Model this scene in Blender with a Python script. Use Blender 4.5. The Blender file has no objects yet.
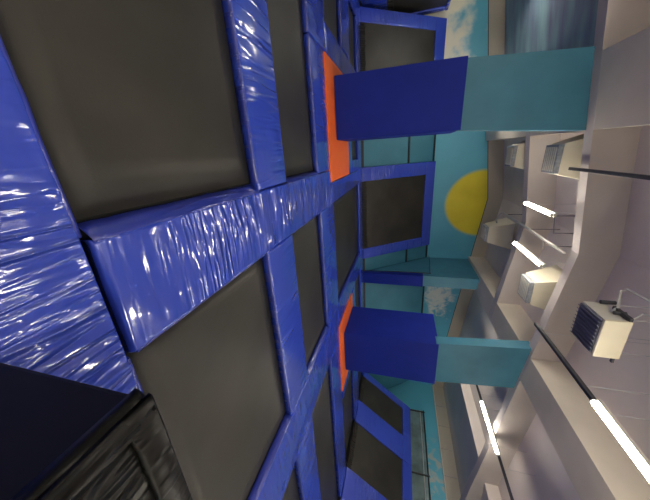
import bpy, bmesh, math, random
from mathutils import Vector, Matrix, noise

random.seed(4)
scn = bpy.context.scene
COL = scn.collection

# ------------------------------------------------------------------ materials
def new_mat(name):
    m = bpy.data.materials.new(name)
    m.use_nodes = True
    nt = m.node_tree
    return m, nt, nt.nodes['Principled BSDF']

def N(nt, t, **kw):
    n = nt.nodes.new(t)
    for k, v in kw.items():
        if k in ('operation', 'blend_type', 'noise_dimensions', 'data_type', 'interpolation_type', 'gradient_type', 'noise_type', 'vector_type'):
            setattr(n, k, v)
        else:
            n.inputs[k].default_value = v
    return n

def lk(nt, a, b):
    nt.links.new(a, b)

def plain(name, col, rough=0.5, spec=0.5, metal=0.0, mottle=0.12, mscale=2.0, bump=0.0, bscale=30.0, coat=0.0):
    m, nt, p = new_mat(name)
    tc = N(nt, 'ShaderNodeTexCoord')
    nz = N(nt, 'ShaderNodeTexNoise', Scale=mscale, Detail=5.0)
    lk(nt, tc.outputs['Object'], nz.inputs['Vector'])
    mr = N(nt, 'ShaderNodeMapRange')
    mr.inputs['From Min'].default_value = 0.3; mr.inputs['From Max'].default_value = 0.7
    mr.inputs['To Min'].default_value = 1 - mottle; mr.inputs['To Max'].default_value = 1 + mottle
    lk(nt, nz.outputs['Fac'], mr.inputs['Value'])
    mx = N(nt, 'ShaderNodeVectorMath', operation='SCALE')
    mx.inputs[0].default_value = col
    lk(nt, mr.outputs[0], mx.inputs['Scale'])
    lk(nt, mx.outputs[0], p.inputs['Base Color'])
    p.inputs['Roughness'].default_value = rough
    p.inputs['Specular IOR Level'].default_value = spec
    p.inputs['Metallic'].default_value = metal
    p.inputs['Coat Weight'].default_value = coat
    if bump:
        n2 = N(nt, 'ShaderNodeTexNoise', Scale=bscale, Detail=3.0)
        lk(nt, tc.outputs['Object'], n2.inputs['Vector'])
        b = N(nt, 'ShaderNodeBump', Strength=bump, Distance=0.01)
        lk(nt, n2.outputs['Fac'], b.inputs['Height'])
        lk(nt, b.outputs[0], p.inputs['Normal'])
    return m

def vinyl(name, col, axis, rough=0.2, wr=1.0, fine=1.0, spec=0.5, coat=0.8):
    """glossy stretched vinyl with creases running across the strip; axis = the strip's long axis"""
    m, nt, p = new_mat(name)
    p.inputs['Base Color'].default_value = (*col, 1)
    p.inputs['Roughness'].default_value = rough
    p.inputs['Specular IOR Level'].default_value = spec
    p.inputs['Coat Weight'].default_value = coat
    p.inputs['Coat IOR'].default_value = 1.75
    p.inputs['Coat Roughness'].default_value = 0.08
    tc = N(nt, 'ShaderNodeTexCoord')
    def crease(sl, sc, width, rot, seed):
        mp = N(nt, 'ShaderNodeMapping')
        mp.inputs['Scale'].default_value = (sl * fine, sc * fine, 1) if axis == 'x' else (sc * fine, sl * fine, 1)
        mp.inputs['Rotation'].default_value = (0, 0, rot)
        mp.inputs['Location'].default_value = (seed, seed * 2.3, seed)
        lk(nt, tc.outputs['Object'], mp.inputs['Vector'])
        n1 = N(nt, 'ShaderNodeTexNoise', Scale=1.0, Detail=1.0, Distortion=0.3)
        lk(nt, mp.outputs[0], n1.inputs['Vector'])
        s1 = N(nt, 'ShaderNodeMath', operation='SUBTRACT'); s1.inputs[1].default_value = 0.5
        lk(nt, n1.outputs['Fac'], s1.inputs[0])
        a1 = N(nt, 'ShaderNodeMath', operation='ABSOLUTE'); lk(nt, s1.outputs[0], a1.inputs[0])
        r = N(nt, 'ShaderNodeMapRange', interpolation_type='SMOOTHSTEP')
        r.inputs['From Min'].default_value = 0.0; r.inputs['From Max'].default_value = width
        r.inputs['To Min'].default_value = 1.0; r.inputs['To Max'].default_value = 0.0
        lk(nt, a1.outputs[0], r.inputs['Value'])
        return r.outputs[0]
    c1 = crease(5.0, 0.40, 0.06, 0.12, 0.0)
    c2 = crease(9.0, 1.0, 0.09, -0.2, 5.0)
    mk = N(nt, 'ShaderNodeTexNoise', Scale=1.1, Detail=1.0)
    lk(nt, tc.outputs['Object'], mk.inputs['Vector'])
    mr = N(nt, 'ShaderNodeMapRange'); mr.inputs['From Min'].default_value = 0.42; mr.inputs['From Max'].default_value = 0.60
    mr.inputs['To Min'].default_value = 0.08; mr.inputs['To Max'].default_value = 1.0
    lk(nt, mk.outputs['Fac'], mr.inputs['Value'])
    ad = N(nt, 'ShaderNodeMath', operation='MULTIPLY_ADD'); ad.inputs[1].default_value = 0.5
    lk(nt, c2, ad.inputs[0]); lk(nt, c1, ad.inputs[2])
    mu = N(nt, 'ShaderNodeMath', operation='MULTIPLY'); lk(nt, ad.outputs[0], mu.inputs[0]); lk(nt, mr.outputs[0], mu.inputs[1])
    n2 = N(nt, 'ShaderNodeTexNoise', Scale=4.0, Detail=2.0, Distortion=0.3)
    lk(nt, tc.outputs['Object'], n2.inputs['Vector'])
    m2 = N(nt, 'ShaderNodeMath', operation='MULTIPLY_ADD'); m2.inputs[1].default_value = 0.4
    lk(nt, n2.outputs['Fac'], m2.inputs[0]); lk(nt, mu.outputs[0], m2.inputs[2])
    b = N(nt, 'ShaderNodeBump', Strength=0.9, Distance=0.016 * wr)
    lk(nt, m2.outputs[0], b.inputs['Height'])
    lk(nt, b.outputs[0], p.inputs['Normal'])
    lk(nt, b.outputs[0], p.inputs['Coat Normal'])
    p.inputs['Coat Weight'].default_value = coat
    return m

BLUE = (0.040, 0.082, 0.59)
M = {}
M['blue_x'] = vinyl('vinyl_blue_long_x', BLUE, 'x', wr=0.55, fine=0.8)
M['blue_y'] = vinyl('vinyl_blue_long_y', BLUE, 'y', wr=0.55, fine=0.8)
M['blue_walk'] = vinyl('vinyl_blue_walkway', BLUE, 'y', wr=1.25, fine=0.9)
M['blue_shiny'] = vinyl('vinyl_blue_shiny', BLUE, 'x', wr=1.1, fine=0.8)
M['blue_big'] = vinyl('vinyl_blue_big', BLUE, 'x', rough=0.14, wr=2.4, fine=1.05)
M['blue_skirt'] = vinyl('vinyl_blue_skirt', (0.03, 0.05, 0.40), 'x', rough=0.3, wr=0.5, fine=2.0)
M['pillar_blue'] = plain('pillar_pad_blue', (0.010, 0.026, 0.29), rough=0.6, spec=0.2, mottle=0.08)
M['orange'] = vinyl('vinyl_orange', (0.95, 0.16, 0.02), 'x', rough=0.45, wr=0.4, spec=0.3, coat=0.0)
M['black_vinyl'] = vinyl('vinyl_black', (0.002, 0.002, 0.002), 'x', rough=0.32, wr=1.3, fine=1.2, spec=0.22, coat=0.0)
M['black_matt'] = plain('vinyl_black_dull', (0.006, 0.006, 0.008), rough=0.55, spec=0.25)
M['black_trim'] = plain('black_trim', (0.012, 0.014, 0.016), rough=0.5)
M['webbing'] = plain('webbing', (0.02, 0.019, 0.017), rough=0.8, mscale=30, mottle=0.4, bump=0.6, bscale=25)
M['teal'] = plain('teal_board', (0.05, 0.22, 0.31), rough=0.6, mottle=0.10, mscale=1.2)
M['barrier'] = plain('barrier_sheet', (0.13, 0.20, 0.21), rough=0.3, mottle=0.45, mscale=1.6)
M['teal_column'] = plain('teal_column', (0.052, 0.215, 0.31), rough=0.45, mottle=0.12, mscale=1.5, bump=0.1)
M['concrete'] = plain('painted_concrete', (0.64, 0.58, 0.49), rough=0.6, mottle=0.08, mscale=1.0)
M['rafter'] = plain('rafter_concrete', (0.56, 0.51, 0.48), rough=0.6, mottle=0.08, mscale=1.0)
M['deck'] = plain('deck_paint', (0.72, 0.655, 0.61), rough=0.55, mottle=0.12, mscale=0.5)
M['white_metal'] = plain('white_metal', (0.62, 0.60, 0.53), rough=0.4, mottle=0.06)
M['cream_metal'] = plain('cream_metal', (0.66, 0.61, 0.47), rough=0.45, mottle=0.06)
M['grey_grille'] = plain('grey_grille', (0.28, 0.30, 0.33), rough=0.5, mottle=0.3, mscale=14)
M['dark_metal'] = plain('dark_metal', (0.05, 0.05, 0.06), rough=0.45)
M['slate_metal'] = plain('slate_metal', (0.20, 0.21, 0.27), rough=0.4)
M['pipe'] = plain('pipe_metal', (0.55, 0.54, 0.53), rough=0.35, metal=0.3)
M['pale_floor'] = plain('pale_floor', (0.62, 0.60, 0.56), rough=0.6)
M['floor'] = plain('dark_floor', (0.02, 0.02, 0.02), rough=0.9)

def mat_fabric():
    m, nt, p = new_mat('jump_mat_mesh')
    tc = N(nt, 'ShaderNodeTexCoord')
    n1 = N(nt, 'ShaderNodeTexNoise', Scale=0.9, Detail=4.0)
    lk(nt, tc.outputs['Object'], n1.inputs['Vector'])
    n2 = N(nt, 'ShaderNodeTexNoise', Scale=60.0, Detail=2.0)
    lk(nt, tc.outputs['Object'], n2.inputs['Vector'])
    r = N(nt, 'ShaderNodeValToRGB')
    r.color_ramp.elements[0].position = 0.3; r.color_ramp.elements[0].color = (0.022, 0.021, 0.018, 1)
    r.color_ramp.elements[1].position = 0.75; r.color_ramp.elements[1].color = (0.050, 0.048, 0.040, 1)
    lk(nt, n1.outputs['Fac'], r.inputs[0])
    lk(nt, r.outputs[0], p.inputs['Base Color'])
    p.inputs['Roughness'].default_value = 0.45
    p.inputs['Specular IOR Level'].default_value = 0.5
    b = N(nt, 'ShaderNodeBump', Strength=0.25, Distance=0.004)
    lk(nt, n2.outputs['Fac'], b.inputs['Height']); lk(nt, b.outputs[0], p.inputs['Normal'])
    return m
M['mat'] = mat_fabric()

def emit(name, col, s):
    m = bpy.data.materials.new(name); m.use_nodes = True
    nt = m.node_tree; nt.nodes.clear()
    e = nt.nodes.new('ShaderNodeEmission'); e.inputs['Color'].default_value = (*col, 1); e.inputs['Strength'].default_value = s
    o = nt.nodes.new('ShaderNodeOutputMaterial'); lk(nt, e.outputs[0], o.inputs[0])
    return m
M['tube'] = emit('lit_tube', (1.0, 0.92, 0.79), 30.0)
M['tube_strong'] = emit('lit_tube_strong', (1.0, 0.92, 0.79), 33.0)

def mural():
    """painted far and side walls: teal sea blue, a yellow sun, white clouds and splash, cream band above the paint line"""
    m, nt, p = new_mat('mural_paint')
    g = N(nt, 'ShaderNodeNewGeometry')
    sx = N(nt, 'ShaderNodeSeparateXYZ'); lk(nt, g.outputs['Position'], sx.inputs[0])
    def math_(op, a, b=None, c=None):
        n = N(nt, 'ShaderNodeMath', operation=op)
        for i, v in enumerate((a, b, c)):
            if v is None: continue
            if hasattr(v, 'links') or hasattr(v, 'is_linked'): lk(nt, v, n.inputs[i])
            else: n.inputs[i].default_value = v
        return n.outputs[0]
    def sstep(v, lo, hi, a=0.0, b=1.0):
        n = N(nt, 'ShaderNodeMapRange', interpolation_type='SMOOTHSTEP')
        n.inputs['From Min'].default_value = lo; n.inputs['From Max'].default_value = hi
        n.inputs['To Min'].default_value = a; n.inputs['To Max'].default_value = b
        lk(nt, v, n.inputs['Value']); return n.outputs[0]
    def mix(f, a, b):
        n = nt.nodes.new('ShaderNodeMix'); n.data_type = 'RGBA'
        lk(nt, f, n.inputs[0])
        for i, v in ((6, a), (7, b)):
            if isinstance(v, tuple): n.inputs[i].default_value = v
            else: lk(nt, v, n.inputs[i])
        return n.outputs[2]
    X, Y, Z = sx.outputs
    nz = N(nt, 'ShaderNodeTexNoise', Scale=0.8, Detail=6.0, Distortion=0.6); lk(nt, g.outputs['Position'], nz.inputs['Vector'])
    nf = N(nt, 'ShaderNodeTexNoise', Scale=2.6, Detail=6.0, Distortion=1.0); lk(nt, g.outputs['Position'], nf.inputs['Vector'])
    base = mix(nz.outputs['Fac'], (0.09, 0.40, 0.56, 1), (0.14, 0.52, 0.68, 1))
    # sun
    dx = math_('SUBTRACT', X, 2.6); dz = math_('SUBTRACT', Z, 5.15)
    r = math_('SQRT', math_('ADD', math_('MULTIPLY', dx, dx), math_('MULTIPLY', dz, dz)))
    base = mix(sstep(r, 1.42, 1.62, 1, 0), base, mix(nz.outputs['Fac'], (0.72, 0.58, 0.02, 1), (0.95, 0.82, 0.06, 1)))
    # clouds low on the left of the far wall
    nl = N(nt, 'ShaderNodeTexNoise', Scale=1.3, Detail=4.0); lk(nt, g.outputs['Position'], nl.inputs['Vector'])
    cl = math_('MULTIPLY', sstep(math_('SUBTRACT', math_('ADD', math_('MULTIPLY', nl.outputs['Fac'], 3.6), 1.75), Z), -0.6, 0.5), sstep(X, -2.6, -2.9))
    base = mix(cl, base, (0.88, 0.86, 0.72, 1))
    # splash right of the half pillar
    ex = math_('MULTIPLY', math_('SUBTRACT', X, 7.7), 0.75); ez = math_('MULTIPLY', math_('SUBTRACT', Z, 3.75), 1.25)
    q = math_('SQRT', math_('ADD', math_('MULTIPLY', ex, ex), math_('MULTIPLY', ez, ez)))
    q2 = math_('SUBTRACT', q, math_('MULTIPLY', math_('SUBTRACT', nf.outputs['Fac'], 0.5), 2.2))
    base = mix(sstep(q2, 0.35, 0.95, 0.85, 0), base, (0.80, 0.82, 0.75, 1))
    # grey clouds on the right wall
    rc = math_('MULTIPLY', sstep(nf.outputs['Fac'], 0.45, 0.65), math_('MULTIPLY', sstep(X, 13.7, 13.8), sstep(Y, 10.8, 8.8)))
    base = mix(rc, base, (0.42, 0.47, 0.45, 1))
    # cream band above the paint line, which follows the roof pitch
    pitch = math_('ADD', Z, math_('MULTIPLY', math_('ABSOLUTE', math_('SUBTRACT', X, 2.35)), 0.13))
    dark = math_('MULTIPLY', math_('GREATER_THAN', pitch, 5.38), math_('LESS_THAN', pitch, 5.41))
    base = mix(math_('GREATER_THAN', pitch, 5.40), base, (0.52, 0.47, 0.38, 1))
    base = mix(dark, base, (0.03, 0.05, 0.06, 1))
    lk(nt, base, p.inputs['Base Color'])
    p.inputs['Roughness'].default_value = 0.45
    return m
M['mural'] = mural()

def streaky():
    """painted roof panel on the left: dark teal and violet brush streaks along X"""
    m, nt, p = new_mat('painted_roof_panel')
    tc = N(nt, 'ShaderNodeTexCoord'); mp = N(nt, 'ShaderNodeMapping'); mp.inputs['Scale'].default_value = (0.35, 1.6, 1)
    lk(nt, tc.outputs['Object'], mp.inputs['Vector'])
    nz = N(nt, 'ShaderNodeTexNoise', Scale=1.3, Detail=4.0); lk(nt, mp.outputs[0], nz.inputs['Vector'])
    r = N(nt, 'ShaderNodeValToRGB')
    e = r.color_ramp.elements
    e[0].position = 0.30; e[0].color = (0.15, 0.15, 0.26, 1)
    e[1].position = 0.72; e[1].color = (0.28, 0.46, 0.48, 1)
    x = e.new(0.5); x.color = (0.19, 0.30, 0.37, 1)
    lk(nt, nz.outputs['Fac'], r.inputs[0]); lk(nt, r.outputs[0], p.inputs['Base Color'])
    p.inputs['Roughness'].default_value = 0.6
    return m
M['streaky'] = streaky()

# ------------------------------------------------------------------ helpers
def obj(name, bm, mat, parent=None, smooth=False, mw=None):
    bmesh.ops.recalc_face_normals(bm, faces=bm.faces[:])
    me = bpy.data.meshes.new(name)
    bm.to_mesh(me); bm.free()
    if smooth:
        for f in me.polygons: f.use_smooth = True
    me.materials.append(mat)
    o = bpy.data.objects.new(name, me)
    COL.objects.link(o)
    if parent is not None: o.parent = parent
    if mw is not None: o.matrix_local = mw
    return o

def thing(name, label, cat, loc=(0, 0, 0), rot=(0, 0, 0), group=None):
    o = bpy.data.objects.new(name, None)
    COL.objects.link(o)
    o.empty_display_size = 0.2
    o.location = loc; o.rotation_euler = rot
    o['label'] = label; o['category'] = cat
    if group: o['group'] = group
    return o

def tag(o, label, cat, group=None):
    o['label'] = label; o['category'] = cat
    if group: o['group'] = group
    return o

def structure(o):
    o['kind'] = 'structure'; return o

def add_box(bm, x0, x1, y0, y1, z0, z1, bev=0.0, seg=2):
    b2 = bmesh.new()
    bmesh.ops.create_cube(b2, size=1.0)
    for v in b2.verts:
        v.co = Vector(((x0 + x1) / 2 + v.co.x * (x1 - x0), (y0 + y1) / 2 + v.co.y * (y1 - y0), (z0 + z1) / 2 + v.co.z * (z1 - z0)))
    if bev: bmesh.ops.bevel(b2, geom=b2.edges[:], offset=bev, segments=seg, affect='EDGES', profile=0.5)
    me = bpy.data.meshes.new('t'); b2.to_mesh(me); b2.free()
    bm.from_mesh(me); bpy.data.meshes.remove(me)
    return bm

def box(*a, **k):
    return add_box(bmesh.new(), *a, **k)

def hexa(bot, top):
    bm = bmesh.new()
    v = [bm.verts.new(p) for p in bot + top]
    for f in ((0, 1, 2, 3), (4, 5, 6, 7), (0, 1, 5, 4), (1, 2, 6, 5), (2, 3, 7, 6), (3, 0, 4, 7)):
        bm.faces.new([v[i] for i in f])
    return bm

def add_tube(bm, pts, r, n=10):
    pts = [Vector(p) for p in pts]
    rings = []
    for i, p in enumerate(pts):
        d = (pts[min(i + 1, len(pts) - 1)] - pts[max(i - 1, 0)]).normalized()
        a = d.cross(Vector((0, 0, 1)))
        if a.length < 1e-3: a = Vector((1, 0, 0))
        a.normalize(); b = d.cross(a).normalized()
        rings.append([bm.verts.new(p + a * math.cos(t * 2 * math.pi / n) * r + b * math.sin(t * 2 * math.pi / n) * r) for t in range(n)])
    for i in range(len(rings) - 1):
        for t in range(n):
            bm.faces.new([rings[i][t], rings[i][(t + 1) % n], rings[i + 1][(t + 1) % n], rings[i + 1][t]])
    bm.faces.new(rings[0][::-1]); bm.faces.new(rings[-1])
    return bm

def tube(pts, r, n=10):
    return add_tube(bmesh.new(), pts, r, n)

def coords(L, step, r):
    c = [0, r * 0.08, r * 0.3, r * 0.62, r]
    n = max(2, int((L - 2 * r) / step))
    c += [r + (L - 2 * r) * i / n for i in range(1, n)]
    c += [L - r, L - r * 0.62, L - r * 0.3, L - r * 0.08, L]
    return c

def puffy(w, h, thick, step=0.1, r=0.03, amp=0.004, seed=0.0, long_axis='x', edge_boost=2.0, puff=0.012):
    """a stuffed vinyl pad, local x 0..w, y 0..h, top z = 0, rounded edges and soft creases"""
    bm = bmesh.new()
    xs, ys = coords(w, step, r), coords(h, step, r)
    grid = []
    for x in xs:
        row = []
        for y in ys:
            dx, dy = min(x, w - x), min(y, h - y)
            z = 0.0
            for d in (dx, dy):
                if d < r: z -= r - math.sqrt(max(0, r * r - (r - d) ** 2))
            cross = (dy if long_axis == 'x' else dx)
            half = (h if long_axis == 'x' else w) / 2
            t = min(1, cross / half)
            z += puff * (math.sin(t * math.pi / 2) - 0.6) * min(1, min(dx, dy) / r)
            if long_axis == 'x': q = Vector((x * 7.5, y * 1.6, seed))
            else: q = Vector((x * 1.6, y * 7.5, seed))
            k = (1 + edge_boost * (1 - t) ** 2) * min(1, min(dx, dy) / (r * 1.2))
            nn = noise.noise(q); n3 = noise.noise(q * 0.35 + Vector((7, 3, 1)))
            z += amp * k * ((1 - abs(nn) * 2.2) * (0.4 + 0.9 * max(0, n3 + 0.3)) - 0.5)
            row.append(bm.verts.new((x, y, z)))
        grid.append(row)
    nx, ny = len(xs), len(ys)
    for i in range(nx - 1):
        for j in range(ny - 1):
            bm.faces.new([grid[i][j], grid[i + 1][j], grid[i + 1][j + 1], grid[i][j + 1]])
    ring = [grid[i][0] for i in range(nx)] + [grid[nx - 1][j] for j in range(1, ny)] + \
           [grid[i][ny - 1] for i in range(nx - 2, -1, -1)] + [grid[0][j] for j in range(ny - 2, 0, -1)]
    low = [bm.verts.new((v.co.x, v.co.y, -thick)) for v in ring]
    for i in range(len(ring)):
        j = (i + 1) % len(ring)
        bm.faces.new([ring[i], ring[j], low[j], low[i]])
    bm.faces.new(low)
    return bm

ZF = -0.13       # what the pads and mats lie on
PADG = 'blue pads between the floor trampolines'
seedn = [0.0]
def floor_pad(label, x0, x1, y0, y1, skirts=(), mat=None, step=0.09, amp=0.004, zt=0.0, name='safety_pad', cat='pad',
              group=PADG, thick=0.12, r=0.03, sk_mat=None):
    """blue vinyl pad lying on the frame; skirts: (side, from, to, out) sloping side flaps down to the mats"""
    seedn[0] += 5.3
    long_axis = 'x' if (x1 - x0) >= (y1 - y0) else 'y'
    mat = mat or M['blue_x' if long_axis == 'x' else 'blue_y']
    t = thing(name, label, cat, (x0, y0, ZF), group=group)
    bm = puffy(x1 - x0, y1 - y0, thick - 0.0, step=step, r=r, amp=amp, seed=seedn[0], long_axis=long_axis)
    obj('cover', bm, mat, t, smooth=True, mw=Matrix.Translation((0, 0, zt - ZF)))
    for side, a, b, out in skirts:
        bm = bmesh.new()
        n = max(2, int((b - a) / 0.08)); rows = []
        for i in range(n + 1):
            s = a + (b - a) * i / n
            w = 0.006 * noise.noise(Vector((s * 9, seedn[0], 2)))
            pts = []
            for k, (o_, z_) in enumerate(((-0.012, -0.010), (0.010, -0.018), (out * 0.55, -0.060), (out, -0.106))):
                o2 = o_ + (w if 0 < k else 0)
                if side == 'n': p = (s - x0, -o2, z_)
                elif side == 'f': p = (s - x0, (y1 - y0) + o2, z_)
                elif side == 'l': p = (-o2, s - y0, z_)
                else: p = ((x1 - x0) + o2, s - y0, z_)
                pts.append(bm.verts.new((p[0], p[1], p[2] + zt - ZF)))
            rows.append(pts)
        for i in range(n):
            for k in range(3):
                bm.faces.new([rows[i][k], rows[i + 1][k], rows[i + 1][k + 1], rows[i][k + 1]])
        o = obj('side_flap', bm, sk_mat or M['blue_skirt'], t, smooth=True)
        sm = o.modifiers.new('thickness', 'SOLIDIFY'); sm.thickness = 0.004
    return t

def bed(label, x0, x1, y0, y1, group='trampoline beds in the floor'):
    t = thing('trampoline_bed', label, 'trampoline', ((x0 + x1) / 2, (y0 + y1) / 2, ZF), group=group)
    w, h = (x1 - x0) / 2, (y1 - y0) / 2
    bm = bmesh.new()
    nx, ny = 14, 10
    g = [[bm.verts.new((-w + 2 * w * i / nx, -h + 2 * h * j / ny, 0.024 - 0.02 * math.sin(math.pi * i / nx) * math.sin(math.pi * j / ny))) for j in range(ny + 1)] for i in range(nx + 1)]
    for i in range(nx):
        for j in range(ny):
            bm.faces.new([g[i][j], g[i + 1][j], g[i + 1][j + 1], g[i][j + 1]])
    o = obj('jump_mat', bm, M['mat'], t, smooth=True)
    s = o.modifiers.new('thickness', 'SOLIDIFY'); s.thickness = 0.003
    bm = bmesh.new(); e = 0.05
    for a in ((-w, w, -h, -h + e), (-w, w, h - e, h), (-w, -w + e, -h + e, h - e), (w - e, w, -h + e, h - e)):
        add_box(bm, a[0], a[1], a[2], a[3], 0.0, 0.019)
    obj('edge_webbing', bm, M['webbing'], t)
    return t

# ------------------------------------------------------------------ the setting
structure(obj('floor', box(-9, 14.2, -1.25, 13.8, ZF - 0.3, ZF - 0.001), M['floor']))
structure(obj('floor_bounce', box(-9, 14.2, -14, -1.25, ZF - 0.3, ZF - 0.001), M['pale_floor']))  # added pale floor behind the camera, bounces light up to the ceiling
structure(obj('wall_far', box(-9, 14.2, 13.62, 13.82, ZF, 6.2), M['mural']))
structure(obj('wall_right', box(14.0, 14.2, -14, 13.62, ZF, 5.0), M['mural']))
structure(obj('wall_left', box(-9.2, -9.0, -14, 13.82, ZF, 5.0), M['mural']))
structure(obj('wall_back', box(-9, 14.2, -14.2, -14.0, ZF, 6.2), M['concrete']))

def gable(x0, x1, y0, y1, apex, depth, pitch=0.13, ridge=2.35):
    """a beam or slab that follows the roof pitch; apex = underside height at the ridge"""
    xs = [x0] + ([ridge] if x0 < ridge < x1 else []) + [x1]
    bm = bmesh.new(); R = []
    for x in xs:
        z = apex - pitch * abs(x - ridge)
        R.append([bm.verts.new((x, y0, z)), bm.verts.new((x, y1, z)), bm.verts.new((x, y1, z + depth)), bm.verts.new((x, y0, z + depth))])
    for i in range(len(R) - 1):
        for k in range(4):
            bm.faces.new([R[i][k], R[i][(k + 1) % 4], R[i + 1][(k + 1) % 4], R[i + 1][k]])
    bm.faces.new(R[0]); bm.faces.new(R[-1][::-1])
    return bm
structure(obj('ceiling', gable(-9.2, 14.2, -14.2, 13.82, 6.0, 0.2), M['deck']))
structure(obj('ceiling_panel', gable(-9.0, -1.6, 6.80, 13.60, 5.94, 0.055), M['streaky']))
for i, (ya, yb, xa) in enumerate(((6.50, 6.76, -9), (9.2, 9.5, -1.4), (2.3, 2.65, -9), (-1.7, -1.35, -9), (-5.7, -5.35, -9), (-9.7, -9.35, -9))):
    structure(obj('ceiling_beam', gable(xa, 5.9 if ya == 9.2 else 14.0, ya, yb, 5.3, 0.71), M['rafter']))
for xa, xb, ya in ((-1.38, -0.12, -14), (5.24, 6.0, -14)):
    b = gable(xa, xb, ya, 13.62, 5.302, 0.71)
    structure(obj('ceiling_beam', b, M['concrete']))
structure(obj('ceiling_panel', box(10.45, 13.99, -14, 13.6, 4.56, 5.3), M['deck']))
# cream joints on the right wall's top band
for k, y in enumerate((6.2, 7.4, 8.6, 9.8, 11.0, 12.2)):
    structure(obj('trim_%d' % (k + 3), box(13.975, 14.01, y - 0.012, y + 0.012, 3.92, 4.5), M['rafter']))
structure(obj('trim_9', box(13.95, 14.01, -5.9, 13.6, 3.87, 3.92), M['white_metal']))

# concrete pillars
def pillar(x0, x1, xa, xb, yf, zt):
    """square core inside the pad, then a shallow shaft above it"""
    bm = box(x0 + 0.06, x1 - 0.08, yf + 0.07, yf + 1.2, 0.04, 2.70)
    h = hexa([(x0, yf, 2.70), (x1, yf, 2.70), (x1, yf + 0.32, 2.70), (x0, yf + 0.32, 2.70)],
             [(xa, yf, zt), (xb, yf, zt), (xb, yf + 0.32, zt), (xa, yf + 0.32, zt)])
    me = bpy.data.meshes.new('t'); h.to_mesh(me); h.free(); bm.from_mesh(me); bpy.data.meshes.remove(me)
    structure(obj('pillar', bm, M['teal_column']))
pillar(-1.62, -0.31, -1.485, -0.12, 6.715, 5.05)
pillar(5.22, 6.61, 5.02, 6.37, 6.60, 5.0)
structure(obj('pillar', box(5.38, 5.88, 11.32, 13.62, ZF, 5.6), M['teal_column']))

# ------------------------------------------------------------------ pads around the pillars
def pillar_pad(label, x0, x1, y0, y1, z0, z1, tp=0.05):
    t = thing('pillar_pad', label, 'pad', ((x0 + x1) / 2, (y0 + y1) / 2, z0), group='blue pads wrapped around pillars')
    w, h, H = (x1 - x0) / 2, (y1 - y0) / 2, z1 - z0
    for nm, a in (('front_panel', (-w, w, -h, -h + tp)), ('side_panel', (-w, -w + tp, -h + tp, h)), ('side_panel', (w - tp, w, -h + tp, h))):
        obj(nm, box(a[0], a[1], a[2], a[3], 0, H, bev=0.012, seg=3), M['pillar_blue'], t)
    obj('back_panel', box(-w + tp, w - tp, h - tp, h, 0, H, bev=0.012), M['pillar_blue'], t)
    return t
pillar_pad('tall dark blue pad around the pillar left of the sun mural', -1.65, -0.31, 6.70, 8.08, 0.035, 2.76)
pillar_pad('tall blue pad around the pillar with its left side showing, right of the sun mural', 5.235, 6.69, 6.57, 8.11, 0.035, 2.76)
t = thing('pillar_pad', 'slim blue pad on the narrow half pillar against the far wall', 'pad', (5.63, 11.28, ZF), group='blue pads wrapped around pillars')
obj('front_panel', box(-0.26, 0.26, -0.03, 0.035, 0.1, 2.78, bev=0.012, seg=3), M['pillar_blue'], t)
obj('side_panel', box(-0.275, -0.255, 0.0, 0.30, 0.1, 2.78, bev=0.006), M['pillar_blue'], t)

# ------------------------------------------------------------------ floor pads and beds
N_, F_, L_, R_ = 'n', 'f', 'l', 'r'
floor_pad('wide wrinkled glossy blue pad along the very front, nearest the camera', -4.1, 3.6, -1.2, 0.91,
          skirts=((F_, -4.1, 0.33, 0.03), (F_, 1.13, 3.6, 0.035)), mat=M['blue_big'], step=0.045, amp=0.010)
floor_pad('wide shiny blue walkway pad running from the front pad toward the sun mural', 0.36, 1.12, 0.952, 6.07,
          skirts=((L_, 0.96, 2.76, 0.09), (L_, 3.64, 5.16, 0.07), (R_, 0.97, 2.76, 0.03), (R_, 3.64, 5.16, 0.03)), step=0.05, amp=0.008, zt=0.008, mat=M['blue_walk'])
floor_pad('blue pad between the near orange square and the long middle trampoline', 0.64, 1.12, 6.11, 10.34, skirts=((R_, 6.3, 10.3, 0.02),))
floor_pad('blue walkway pad running up to the farther orange square', 4.0, 4.97, -0.5, 6.08,
          skirts=((L_, -0.5, 2.76, 0.06), (L_, 3.64, 5.16, 0.06), (R_, -0.5, 2.76, 0.03), (R_, 3.64, 5.16, 0.03)), step=0.06, amp=0.005, zt=0.006)
floor_pad('narrow blue pad along the left edge of the farther orange square', 4.0, 4.73, 6.10, 10.34, skirts=((L_, 6.3, 10.3, 0.02),))
floor_pad('narrow blue pad along the right edge of the farther orange square', 7.17, 7.66, 6.28, 10.34, skirts=((R_, 6.3, 8.0, 0.02),))
floor_pad('blue pad running back from the left corner of the near orange square', -2.5, -1.96, 6.28, 10.34, skirts=((L_, 6.3, 10.3, 0.02),))
floor_pad('blue pad along the foot of the left wall trampoline', -4.72, -4.10, 3.0, 11.2, skirts=((R_, 9.02, 10.3, 0.0),))
# cross strips, near row
floor_pad('blue cross pad between the two big trampolines at the left', -4.08, 0.352, 2.786, 3.60, skirts=((N_, -4.08, 0.27, 0.0), (F_, -4.08, 0.27, 0.01)), step=0.05, amp=0.006, mat=M['blue_shiny'])
floor_pad('blue cross pad between the two walkways, behind the nearest middle trampoline', 1.125, 3.995, 2.786, 3.60, skirts=((N_, 1.15, 3.92, 0.0), (F_, 1.15, 3.92, 0.01)), step=0.06)
floor_pad('blue cross pad at the bottom right, beyond the second walkway', 4.975, 10.9, 2.786, 3.60, skirts=((N_, 5.0, 10.9, 0.0),))
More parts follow.
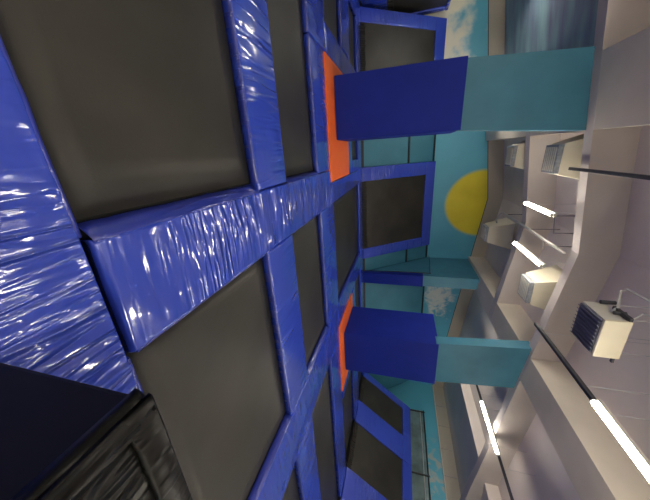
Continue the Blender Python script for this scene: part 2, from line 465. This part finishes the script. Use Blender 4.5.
# second cross row
floor_pad('shiny blue cross pad left of the near orange square', -4.08, -1.96, 5.16, 6.26, skirts=((N_, -4.08, -1.96, 0.0),), amp=0.006)
floor_pad('blue cross pad along the front edge of the near orange square', -1.94, 0.352, 5.17, 6.07, skirts=((N_, -1.94, 0.30, 0.0),), amp=0.006)
floor_pad('blue cross pad in front of the long middle trampoline', 1.125, 3.995, 5.17, 6.26, skirts=((N_, 1.15, 3.95, 0.0),))
floor_pad('blue cross pad in front of the farther orange square and on rightward', 4.975, 10.85, 5.17, 6.09, skirts=((N_, 5.0, 10.85, 0.0),))
# third cross row
floor_pad('small blue cross pad far left before the left corner trampoline', -4.08, -2.54, 7.95, 9.0, skirts=((N_, -4.08, -2.52, 0.0),))
floor_pad('small blue pad behind the near orange square', -1.94, 0.62, 8.34, 8.95)
floor_pad('small blue filler pad beside the little trampoline behind the near pillar', 0.24, 0.62, 8.97, 10.34)
floor_pad('small blue pad behind the farther orange square', 4.75, 7.15, 8.24, 8.92)
floor_pad('blue cross pad between the two right floor trampolines beside the wall trampolines', 7.70, 10.9, 8.03, 9.15, skirts=((N_, 7.7, 10.9, 0.0),))
floor_pad('long narrow blue pad along the foot of the far wall trampolines', -4.08, 7.64, 10.36, 11.16)
floor_pad('short blue pad in the far right corner', 7.68, 10.9, 10.55, 11.16)

bed('largest black trampoline filling the upper left corner of the picture', -4.1, 0.25, 0.96, 2.775)
bed('nearest black trampoline between the two blue walkways', 1.15, 3.93, 0.96, 2.775)
bed('black trampoline at the bottom edge beyond the second walkway', 5.0, 10.9, -0.5, 2.775)
bed('second black trampoline on the left, before the near orange square', -4.08, 0.28, 3.62, 5.15)
bed('second black trampoline between the walkways', 1.15, 3.93, 3.62, 5.16)
bed('wide black trampoline before the farther orange square, running right', 5.0, 10.9, 3.62, 5.16)
bed('small black trampoline left of the near orange square', -4.08, -2.53, 6.28, 7.93)
bed('small far left black trampoline nearest the corner wall trampoline', -4.08, -2.53, 9.02, 10.34)
bed('narrow black trampoline behind the near padded pillar', -1.94, 0.22, 8.97, 10.34)
bed('long black trampoline between the walkways in front of the sun wall trampoline', 1.15, 3.97, 6.28, 10.34)
bed('small black trampoline behind the farther padded pillar', 4.75, 7.15, 8.94, 10.34)
bed('black floor trampoline right of the farther orange square', 7.70, 10.94, 6.20, 8.01)
bed('black floor trampoline in the far right corner', 7.70, 10.94, 9.17, 10.54)

OG = 'orange pads under the pillars'
for lab, x0, x1, y0, y1 in (('orange square pad at the foot of the nearer pillar, left of the sun', -1.94, 0.62, 6.08, 8.32),
                            ('orange square pad at the foot of the farther pillar, right of the sun', 4.75, 7.15, 6.10, 8.22)):
    t = thing('orange_base_pad', lab, 'pad', (x0, y0, ZF), group=OG)
    obj('cover', puffy(x1 - x0, y1 - y0, 0.15, step=0.08, r=0.03, amp=0.003, seed=x0), M['orange'], t, smooth=True, mw=Matrix.Translation((0, 0, 0.155)))

# ------------------------------------------------------------------ sloping wall trampolines
def wall_tramp(label, origin, ux, uy, W, H, side, top, bottom=0.0, group='sloping trampolines along the walls', thick=0.12, amp=0.005):
    """local x along the foot, y up the slope, z out of the face"""
    ux, uy = Vector(ux).normalized(), Vector(uy).normalized()
    uz = ux.cross(uy)
    mw = Matrix((ux, uy, uz)).transposed().to_4x4()
    t = thing('wall_trampoline', label, 'trampoline', origin, group=group)
    t.rotation_euler = mw.to_euler()
    T = Matrix.Translation
    s0, s1 = side
    seedn[0] += 3.1
    if s0: obj('side_pad', puffy(s0, H - top, thick, amp=amp, seed=seedn[0], long_axis='y', step=0.08), M['blue_walk'], t, True, T((0, 0, 0)))
    if s1: obj('side_pad', puffy(s1, H - top, thick, amp=amp, seed=seedn[0] + 1, long_axis='y', step=0.08), M['blue_walk'], t, True, T((W - s1, 0, 0)))
    obj('top_pad', puffy(W, top, thick, amp=amp, seed=seedn[0] + 2, step=0.08), M['blue_shiny'], t, True, T((0, H - top, 0)))
    if bottom: obj('bottom_pad', puffy(W - s0 - s1, bottom, thick, amp=amp, seed=seedn[0] + 2, step=0.08), M['blue_shiny'], t, True, T((s0, 0, 0)))
    y0 = bottom
    obj('jump_mat', box(s0, W - s1, y0, H - top, -0.075, -0.06), M['mat'], t)
    bm = bmesh.new()
    n = int((W - s0 - s1) / 0.07)
    for i in range(n):        # bunched cloth skirt over the lowest springs
        x = s0 + 0.02 + (W - s0 - s1 - 0.04) * i / n
        add_box(bm, x, x + 0.055, y0 + 0.01, y0 + 0.20 + 0.04 * random.random(), -0.06, -0.045 + 0.03 * random.random(), bev=0.006, seg=1)
    obj('spring_cover', bm, M['webbing'], t)
    bm = bmesh.new()
    for a in ((0.02, 0.10, 0, H), (W - 0.10, W - 0.02, 0, H), (0.10, W - 0.10, H - 0.1, H - 0.02), (0.10, W - 0.10, 0.0, 0.08)):
        add_box(bm, a[0], a[1], a[2], a[3], -0.20, -0.125)
    obj('steel_frame', bm, M['dark_metal'], t)
    return t

FX, FY = (1, 0, 0), (0, 2.3, 3.05)
wall_tramp('sloping blue framed trampoline on the far wall below the yellow sun', (0.60, 11.20, 0.0), FX, FY, 4.04, 3.82, (0.56, 0.48), 0.52)
wall_tramp('sloping blue framed trampoline in the far left corner, half hidden by the near padded pillar', (-4.66, 11.20, 0.0), FX, FY, 4.02, 3.82, (0.42, 0.5), 0.50)
RX, RY = (0, -1, 0), (2.1, 0, 2.45)
wall_tramp('sloping trampoline on the right wall, farthest one beside the far padded pillar', (11.0, 10.98, 0.0), RX, RY, 2.90, 3.24, (0.36, 1.06), 0.50)
wall_tramp('sloping trampoline on the right wall, the bigger one at the bottom edge of the picture', (11.0, 8.07, 0.0), RX, RY, 2.90, 3.24, (0.0, 1.06), 0.50)
wall_tramp('sloping trampoline on the right wall, nearest one mostly cut off by the picture edge', (11.0, 5.16, 0.0), RX, RY, 2.60, 3.24, (0.0, 1.0), 0.50)
wall_tramp('upright trampoline on the left wall at the top edge of the picture', (-4.80, 5.5, 0.0), (0, 1, 0), (-0.02, 0, 1), 7.9, 3.04, (0.5, 0.3), 0.12, bottom=0.85)

# backing boards between them, lying in the same slope
def board(label, origin, ux, uy, W, H, bars=(), edge=True, mat='teal'):
    ux, uy = Vector(ux).normalized(), Vector(uy).normalized()
    mw = Matrix((ux, uy, ux.cross(uy))).transposed().to_4x4()
    t = thing('backing_board', label, 'board', origin, group='teal boards between the wall trampolines')
    t.rotation_euler = mw.to_euler()
    obj('panel', box(0, W, 0, H, -0.14, -0.10), M[mat], t)
    for y in bars:
        obj('black_bar', box(0.0, W, y - 0.035, y + 0.035, -0.10, -0.06), M['black_trim'], t)
    if edge: obj('foot_strip', box(0, W, 0.0, 0.14, -0.10, -0.07), M['black_trim'], t)
    return t
board('dark teal board with black bars between the near pillar and the sun trampoline', (-0.63, 11.22, -0.02), FX, FY, 1.22, 3.80, bars=(2.38, 3.76))
board('narrow teal board with black bars left of the slim half pillar', (4.66, 11.22, -0.02), FX, FY, 0.68, 3.80, bars=(2.50, 3.76))
board('wide teal board right of the slim half pillar, behind the far padded pillar', (5.91, 11.22, -0.02), FX, FY, 7.55, 3.80, bars=(3.76,))

# net barrier behind the right wall trampolines
t = thing('barrier_frame', 'black framed grey-green barrier above the right wall trampolines', 'barrier', (13.55, 0, ZF))
obj('panel', box(-0.01, 0.01, -1.0, 11.3, 0.0, 3.33), M['barrier'], t)
obj('rail', tube([(-0.04, -1.0, 3.30), (-0.04, 11.3, 3.30)], 0.03), M['black_trim'], t)
obj('rail', tube([(-0.04, -1.0, 3.12), (-0.04, 11.3, 3.12)], 0.018), M['pipe'], t)
for y in (3.2, 5.6, 8.1, 11.2):
    obj('post', tube([(-0.05, y, 0.0), (-0.05, y, 3.35)], 0.035), M['black_trim'], t)

# thin netting poles left of the half pillar
t = thing('net_pole', 'thin black pole frame beside the slim half pillar', 'pole', (5.2, 11.24, ZF))
obj('upright', tube([(0.05, 0.0, 0.0), (0.02, 0.05, 1.6), (0.02, 0.06, 3.1)], 0.02), M['black_trim'], t)
obj('arm', tube([(0.02, 0.06, 3.05), (-0.02, 1.0, 3.12), (-0.05, 2.0, 3.16)], 0.018), M['black_trim'], t)

# ------------------------------------------------------------------ black padded box by the camera
t = thing('padded_box', 'black vinyl padded box in the bottom left corner nearest the camera', 'padded box', (0.70, -1.2, 0.03))
T = Matrix.Translation
obj('core', box(0.0, 1.9, 0.0, 1.645, 0.0, 0.76, bev=0.02), M['black_matt'], t)
obj('top_cover', puffy(1.92, 1.665, 0.06, step=0.03, r=0.035, amp=0.006, seed=33, long_axis='x', puff=0.015), M['black_vinyl'], t, True, T((-0.01, -0.01, 0.80)))
obj('binding_strip', puffy(0.085, 1.665, 0.02, step=0.03, r=0.01, amp=0.004, seed=9, long_axis='y', puff=0.006), M['black_vinyl'], t, True, T((0.0, -0.01, 0.812)))
obj('binding_strip', puffy(1.90, 0.10, 0.02, step=0.03, r=0.01, amp=0.005, seed=12, puff=0.008), M['black_vinyl'], t, True, T((0.0, 1.555, 0.816)))

# ------------------------------------------------------------------ ceiling lights
def light(label, x, y0, y1, z, mt='tube'):
    t = thing('fluorescent_light', label, 'light', (x, (y0 + y1) / 2, z), group='tube lights under the ceiling')
    h = (y1 - y0) / 2
    zt = 6.0 - 0.13 * abs(x - 2.35) - z
    obj('housing', box(-0.05, 0.05, -h, h, 0.035, 0.085, bev=0.008), M['white_metal'], t)
    obj('tube', tube([(0, -h + 0.01, 0), (0, h - 0.01, 0)], 0.036, 14), M[mt], t, True)
    for s in (-1, 1):
        obj('end_cap', tube([(0, s * h, 0), (0, s * (h - 0.02), 0)], 0.038, 14), M['white_metal'], t)
        obj('hanger', tube([(0, s * h * 0.7, 0.08), (0, s * h * 0.7, zt)], 0.004, 6), M['pipe'], t)
    return t
light('lit tube light left of the ridge pipe, nearest the sun mural', 1.515, 6.59, 7.98, 4.7)
light('lit tube light just right of the ridge pipe in the far bay', 2.68, 6.54, 8.17, 4.7)
light('brightest lit tube light at the bottom right, in line with a dark cable track', 3.44, 2.37, 3.54, 4.25)
light('thin lit tube light at the bottom, beyond the far padded pillar', 8.21, 5.91, 7.66, 4.45)
unseen = [(0.58, 1.4, 2.9), (0.58, -2.8, -1.3), (3.44, -1.6, -0.1), (8.21, 1.6, 3.1), (8.21, -2.0, -0.5),
          (-4.2, 2.6, 4.1), (-4.2, -1.6, -0.1), (-4.2, 10.0, 11.4), (8.21, 9.3, 10.5), (-0.95, 10.4, 11.6)]  # unseen lamps added to brighten the pads, walls and far bays
unseen += [(x, y, y + 1.5) for y in (-5.0, -8.6, -12.4) for x in (-4.2, 0.58, 3.44, 8.21)]  # more added lamps behind the camera, lighting the pale floor
for x, a, b in unseen:
    light({(8.21, 9.3): 'added tube light hidden behind the farther teal pillar, to brighten the wall there', (-0.95, 10.4): 'added tube light hidden behind the nearer teal pillar, to brighten the far bay'}.get(
          (x, a), 'added tube light outside the picture, to help light the room'), x, a, b, {-4.2: 4.6, 0.58: 4.95, 3.44: 4.25, -0.95: 4.6, 8.21: 4.45}[x], 'tube' if (x < 0 and -3 < a < 5) else 'tube_strong')

TG = 'dark cable tracks under the ceiling'
for lab, x, a, b, z in (('dark cable track leading to the brightest tube light', 3.44, 3.57, 5.34, 4.26),
                        ('dark cable track in the upper right, left of the ridge', 0.60, 2.95, 6.95, 4.98),
                        ('dark cable track continuing down from the thin tube light at the bottom', 8.21, 3.2, 5.88, 4.46),
                        ('short dark cable track above the thin tube light', 8.21, 7.70, 9.27, 4.46)):
    t = thing('cable_track', lab, 'cable track', (x, a, z), group=TG)
    obj('trunking', box(-0.03, 0.03, 0, b - a, -0.02, 0.04, bev=0.006), M['dark_metal'], t)
    for y in (0.25, (b - a) - 0.3):
        obj('hanger', tube([(0, y, 0.03), (0, y, 5.99 - 0.13 * abs(x - 2.35) - z)], 0.005, 6), M['pipe'], t)

# ridge pipe
t = thing('ceiling_pipe', 'pale pipe hung along the roof ridge between the two far tube lights', 'pipe', (2.42, 9.0, 5.2))
obj('main_pipe', tube([(0.0, 1.95, 0.0), (0.0, 0, 0), (0.02, -2.2, 0.0)], 0.035), M['pipe'], t, True)
obj('end_elbow', tube([(0.0, 1.95, 0.0), (0.06, 2.0, -0.03), (0.30, 2.0, -0.16), (0.36, 1.85, -0.16)], 0.028), M['pipe'], t, True)
obj('branch', tube([(0.0, -1.2, 0.0), (0.3, -1.2, 0.06)], 0.02), M['pipe'], t, True)
for y in (1.6, -0.3, -1.8): obj('hanger', tube([(0, y, 0.0), (0, y, 0.76)], 0.01, 6), M['dark_metal'], t)
tag(obj('wire_bracket', tube([(1.62, 6.95, 5.35), (1.62, 6.95, 4.92), (2.02, 6.95, 4.98), (2.02, 6.95, 5.4)], 0.014, 6), M['dark_metal']),
    'thin dark wire bracket hanging beside the ridge', 'bracket')

# ------------------------------------------------------------------ flared vent hoods
def vent(label, x, y, zb, sc=1.0, flip=1):
    t = thing('ceiling_vent', label, 'vent', (x, y, zb), group='flared vents under the ceiling')
    zt = 6.0 - 0.13 * abs(x - 2.35) - zb + 0.0
    w, d = 0.30 * sc, 0.28 * sc
    obj('grille_box', box(-w, w, -d, d, 0.0, 0.12, bev=0.01), M['grey_grille'], t)
    bm = bmesh.new()
    for i in range(6): add_box(bm, -w * 0.85, w * 0.85, -d * 0.85 + i * d * 0.3, -d * 0.85 + i * d * 0.3 + 0.03, -0.015, 0.01)
    obj('grille_slats', bm, M['white_metal'], t)
    W, D = 0.52 * sc, 0.5 * sc
    obj('hood', hexa([(-w - 0.02, -d - 0.02, 0.10), (w + 0.02, -d - 0.02, 0.10), (w + 0.02, d + 0.02, 0.10), (-w - 0.02, d + 0.02, 0.10)],
                     [(-W, -D, zt - 0.12), (W, -D, zt - 0.12), (W, D, zt - 0.12), (-W, D, zt - 0.12)]), M['cream_metal'], t)
    return t
vent('farther flared grey and cream vent beside the top of the near pillar', 0.42, 10.15, 4.85)
vent('flared grey and cream vent left of the ridge, nearer and larger in the picture', 0.42, 7.45, 4.80)
vent('flared cream vent right of the ridge below the tube light', 3.72, 7.45, 4.85)
vent('shaded flared vent right of the ridge, far end near the far wall', 3.4, 11.6, 4.85)

# ------------------------------------------------------------------ unit heater
t = thing('unit_heater', 'white box heater with dark louvres hung from the ceiling at the right', 'heater', (2.70, 4.25, 4.36))
obj('casing', box(-0.29, 0.29, -0.26, 0.26, 0.03, 0.30, bev=0.008), M['white_metal'], t)
obj('front_cover', box(-0.31, 0.31, -0.30, -0.25, 0.0, 0.31, bev=0.012), M['cream_metal'], t)
obj('louvre_tray', box(-0.27, 0.27, -0.24, 0.24, 0.0, 0.04), M['slate_metal'], t)
for i in range(9):
    x = -0.25 + i * 0.0625
    obj('louvre', hexa([(x, -0.24, -0.03), (x + 0.012, -0.24, -0.03), (x + 0.012, 0.24, -0.03), (x, 0.24, -0.03)],
                       [(x + 0.035, -0.24, 0.02), (x + 0.047, -0.24, 0.02), (x + 0.047, 0.24, 0.02), (x + 0.035, 0.24, 0.02)]), M['slate_metal'], t)
obj('gas_pipe', tube([(-0.30, -0.02, 0.22), (-0.36, 0.0, 0.30), (-0.42, 0.42, 0.56), (-0.47, 0.40, 0.62), (-0.50, -0.35, 0.64), (-0.5, -1.2, 0.66)], 0.018), M['pipe'], t, True)
obj('gas_pipe', tube([(-0.10, -0.15, 0.30), (-0.22, -0.1, 0.42), (-0.30, 0.0, 0.6), (-0.36, -0.5, 0.64), (-0.36, -1.2, 0.66)], 0.013), M['pipe'], t, True)
for sx_ in (-0.29, 0.27):
    for sy_ in (-0.2, 0.2):
        obj('hanger_rod', tube([(sx_, sy_, 0.25), (sx_, sy_, 1.58)], 0.006, 6), M['pipe'], t)
obj('mounting_rail', box(-0.36, -0.30, -0.28, 0.05, 0.27, 0.31), M['dark_metal'], t)
obj('mounting_rail', box(-0.2, 0.46, 0.16, 0.20, 0.31, 0.34), M['dark_metal'], t)
obj('mounting_rail', box(-0.2, 0.46, -0.20, -0.16, 0.31, 0.34), M['dark_metal'], t)
obj('valve', tube([(-0.34, 0.18, 0.20), (-0.34, 0.18, 0.38)], 0.03), M['dark_metal'], t)
obj('valve', tube([(-0.33, -0.1, 0.20), (-0.33, -0.1, 0.34)], 0.025), M['dark_metal'], t)

# ------------------------------------------------------------------ camera
cam_d = bpy.data.cameras.new('camera')
cam = bpy.data.objects.new('camera', cam_d)
COL.objects.link(cam); scn.camera = cam
cam_d.sensor_fit = 'HORIZONTAL'; cam_d.sensor_width = 36.0
cam_d.lens = 36.0 * 261.7345 / 650.0
cam_d.clip_start = 0.02
fw = Vector((0.34233418, 0.89861543, -0.2744041)).normalized()
cx = Vector((0.06230582, 0.26969611, 0.96092767)).normalized()
cy = Vector((-0.93751016, 0.34605536, -0.03633722)).normalized()
mw = Matrix((cx, cy, -fw)).transposed().to_4x4()
mw.translation = Vector((0, 0, 1.6))
cam.matrix_world = mw

# ------------------------------------------------------------------ world and view
w = bpy.data.worlds.new('world'); scn.world = w; w.use_nodes = True
w.node_tree.nodes['Background'].inputs[0].default_value = (0.02, 0.02, 0.02, 1)
scn.view_settings.view_transform = 'Standard'
scn.view_settings.look = 'None'
scn.view_settings.exposure = 1.42
scn.view_settings.gamma = 1.0
scn.view_settings.use_curve_mapping = False
scn.cycles.use_denoising = True
scn.cycles.max_bounces = 8
scn.cycles.diffuse_bounces = 6
